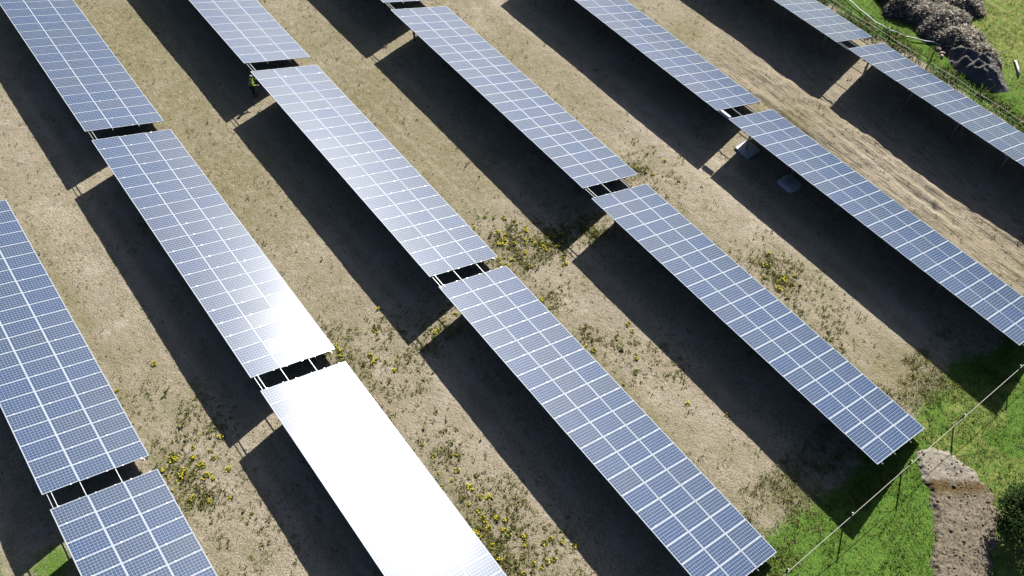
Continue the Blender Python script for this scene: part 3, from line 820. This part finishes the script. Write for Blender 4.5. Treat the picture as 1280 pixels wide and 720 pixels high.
# slim bare sapling by the wire fence
def sapling():
    x, y = -21.45, 53.25
    root = empty('sapling', (x, y, hz(x, y)), 'slim dark sapling with sparse leaves by the wire fence', 'sapling')
    b = MB(); b.tube([(0, 0, -.1), (.03, .02, .8), (-.02, .1, 1.5), (-.05, .16, 2.0)], [.05, .045, .03, .01], 7)
    for k in range(9):
        z = .6 + k * .15; a = k * 2.4
        b.tube([(0, .05, z), (math.cos(a) * .35, .05 + math.sin(a) * .35, z + .25)], [.016, .006], 5)
    b.build('trunk', [M['bark']], root, True)
    leafy('crown', None, [(.2, .1, 1.2, .45), (-.25, .2, 1.5, .4), (.1, -.2, .8, .4)], 260, .06, [M['crown'][1], M['grass'][1]], [.5, .5], root, 3)
sapling()

# ------------------------------------------------------------------ worker
def skin_obj(name, pts, edges, mat, parent, sub=2, root_i=0):
    me = bpy.data.meshes.new(name)
    me.from_pydata([p[:3] for p in pts], edges, [])
    me.materials.append(mat)
    o = link(bpy.data.objects.new(name, me))
    o.modifiers.new('skin', 'SKIN'); o.modifiers['skin'].use_smooth_shade = True
    if not me.skin_vertices: me.attributes  # created with the modifier
    lay = me.skin_vertices[0] if me.skin_vertices else None
    if lay is None:
        bpy.context.view_layer.objects.active = o
        bpy.ops.mesh.customdata_skin_add(); lay = me.skin_vertices[0]
    for i, p in enumerate(pts):
        r = p[3]; lay.data[i].radius = (r, r) if not isinstance(r, tuple) else r
        lay.data[i].use_root = (i == root_i)
    sb = o.modifiers.new('sub', 'SUBSURF'); sb.levels = sub; sb.render_levels = sub
    if parent: o.parent = parent
    return o
def worker(loc, rz):
    """standing, facing local +x, right forearm reaching forward to the table's frame"""
    root = empty('person', loc, 'worker in lime hi-vis jacket standing at the corner of the pale grey table', 'person')
    root.rotation_euler.z = rz
    P, E = [], []
    def v(x, y, z, r): P.append((x, y, z, r)); return len(P) - 1
    def chain(*ids):
        for a, b in zip(ids, ids[1:]): E.append((a, b))
    pel = v(0, 0, .96, .13); ab = v(.02, 0, 1.14, .125); ch = v(.07, 0, 1.36, .145); nk = v(.11, 0, 1.50, .055); hd0 = v(.14, 0, 1.58, .085); hd = v(.15, 0, 1.68, .098); hd2 = v(.15, 0, 1.75, .07)
    chain(pel, ab, ch, nk, hd0, hd, hd2)
    nose = v(.25, 0, 1.655, .016); chain(hd, nose)
    for s in (-1, 1):
        hip = v(.0, s * .10, .90, .09); kn = v(.03, s * .115, .50, .058); an = v(-.02, s * .12, .10, .042); toe = v(.15, s * .14, .05, .038)
        chain(pel, hip, kn, an, toe)
        ear = v(.14, s * .095, 1.66, .018); chain(hd, ear)
        sh = v(.08, s * .19, 1.40, .062)
        if s < 0: el = v(.20, -.27, 1.14, .045); wr = v(.44, -.20, 1.12, .032)
        else: el = v(.16, .26, 1.16, .045); wr = v(.36, .20, 1.32, .032)
        pm = v(P[wr][0] + .07, P[wr][1], P[wr][2] + .015, .034)
        chain(ch, sh, el, wr, pm)
        for k in range(4):
            f1 = v(P[pm][0] + .055, P[pm][1] + (k - 1.5) * .021, P[pm][2] + .012, .010)
            f2 = v(P[f1][0] + (.03, .038, .035, .024)[k], P[f1][1], P[f1][2] - .022, .009)
            chain(pm, f1, f2)
        th = v(P[pm][0] + .02, P[pm][1] - s * .05, P[pm][2] - .005, .011); th2 = v(P[th][0] + .03, P[th][1] - s * .012, P[th][2] - .015, .010)
        chain(pm, th, th2)
    skin_obj('body', P, E, M['skin'], root)
    # jacket
    P, E = [], []
    b0 = v(0, 0, .86, .165); b1 = v(.02, 0, 1.08, .16); b2 = v(.06, 0, 1.33, .178); b3 = v(.10, 0, 1.475, .085); chain(b0, b1, b2, b3)
    for s in (-1, 1):
        sh = v(.08, s * .20, 1.405, .088)
        if s < 0: el = v(.20, -.275, 1.14, .070); wr = v(.42, -.205, 1.12, .055)
        else: el = v(.16, .265, 1.16, .070); wr = v(.34, .205, 1.305, .055)
        chain(b2, sh, el, wr)
    skin_obj('jacket', P, E, M['lime'], root)
    P, E = [], []
    h0 = v(0, 0, .93, .155); chain(h0)
    for s in (-1, 1):
        hip = v(.0, s * .10, .86, .105); kn = v(.03, s * .115, .50, .078); an = v(-.02, s * .12, .13, .062); chain(h0, hip, kn, an)
    skin_obj('trousers', P, E, M['navy'], root)
    b = MB(); b.ellipsoid((.135, 0, 1.715), (.118, .108, .085), 16, 8); b.build('cap', [M['hair']], root, True)
    b = MB()
    for s in (-1, 1): b.ellipsoid((.06, s * .13, .05), (.15, .058, .06), 12, 8)
    b.build('boots', [M['boot']], root, True)
    b = MB()
    for z, r in ((1.02, .178), (1.20, .182)):
        pts = [(.02 + .05 * (z - 1) + r * math.cos(t * math.pi / 14), r * 1.0 * math.sin(t * math.pi / 14), z) for t in range(29)]
        b.tube(pts, .016, 6, 0, False)
    b.build('reflective_band', [M['stripe']], root, True)
    b = MB()
    for s in (-1, 1): b.ellipsoid((.236, s * .034, 1.672), (.012, .015, .010), 8, 6)
    b.build('eyes', [M['navy']], root, True)
worker((-47.42, 13.95, hz(-47.42, 13.95)), math.radians(50))

# ------------------------------------------------------------------ light, sky, camera
w = bpy.data.worlds.new('World'); SC.world = w; w.use_nodes = True
nt = w.node_tree; nt.nodes.clear()
sky = nt.nodes.new('ShaderNodeTexSky'); sky.sky_type = 'NISHITA'; sky.sun_disc = False
sky.sun_elevation = SUN_EL; sky.sun_rotation = math.pi / 2 - SUN_AZ
sky.air_density = .6; sky.dust_density = 1.6; sky.ozone_density = 2.5
bg = nt.nodes.new('ShaderNodeBackground'); bg.inputs[1].default_value = .051
wo = nt.nodes.new('ShaderNodeOutputWorld')
nt.links.new(sky.outputs[0], bg.inputs[0]); nt.links.new(bg.outputs[0], wo.inputs[0])
sl = bpy.data.lights.new('sun', 'SUN'); sl.energy = 5.0; sl.angle = math.radians(.53); sl.color = (1, .965, .91)
so = link(bpy.data.objects.new('sun', sl))
sd = Vector((math.cos(SUN_EL) * math.cos(SUN_AZ), math.cos(SUN_EL) * math.sin(SUN_AZ), math.sin(SUN_EL)))
so.rotation_euler = sd.to_track_quat('Z', 'Y').to_euler(); so.location = sd * 120

cam = bpy.data.cameras.new('camera'); co = link(bpy.data.objects.new('camera', cam))
R = [[0.6035224215764851, -0.6472778543314535, 0.46560934907551554], [0.7973338040863157, 0.4866928648689009, -0.3569157605751622], [0.004414919670862975, 0.5866527376377689, 0.8098265702646019]]
mw = Matrix(R).to_4x4(); mw.translation = (0, 0, 41.3886)
co.matrix_world = mw
cam.sensor_width = 36; cam.lens = 36 * 1101.86 / 1280
cam.clip_start = .1; cam.clip_end = 3000
SC.camera = co
SC.view_settings.view_transform = 'Standard'; SC.view_settings.look = 'None'
SC.view_settings.exposure = .66; SC.view_settings.gamma = 1; SC.view_settings.use_curve_mapping = False
SC.cycles.max_bounces = 6; SC.cycles.diffuse_bounces = 0; SC.cycles.glossy_bounces = 3
SC.cycles.sample_clamp_indirect = 4
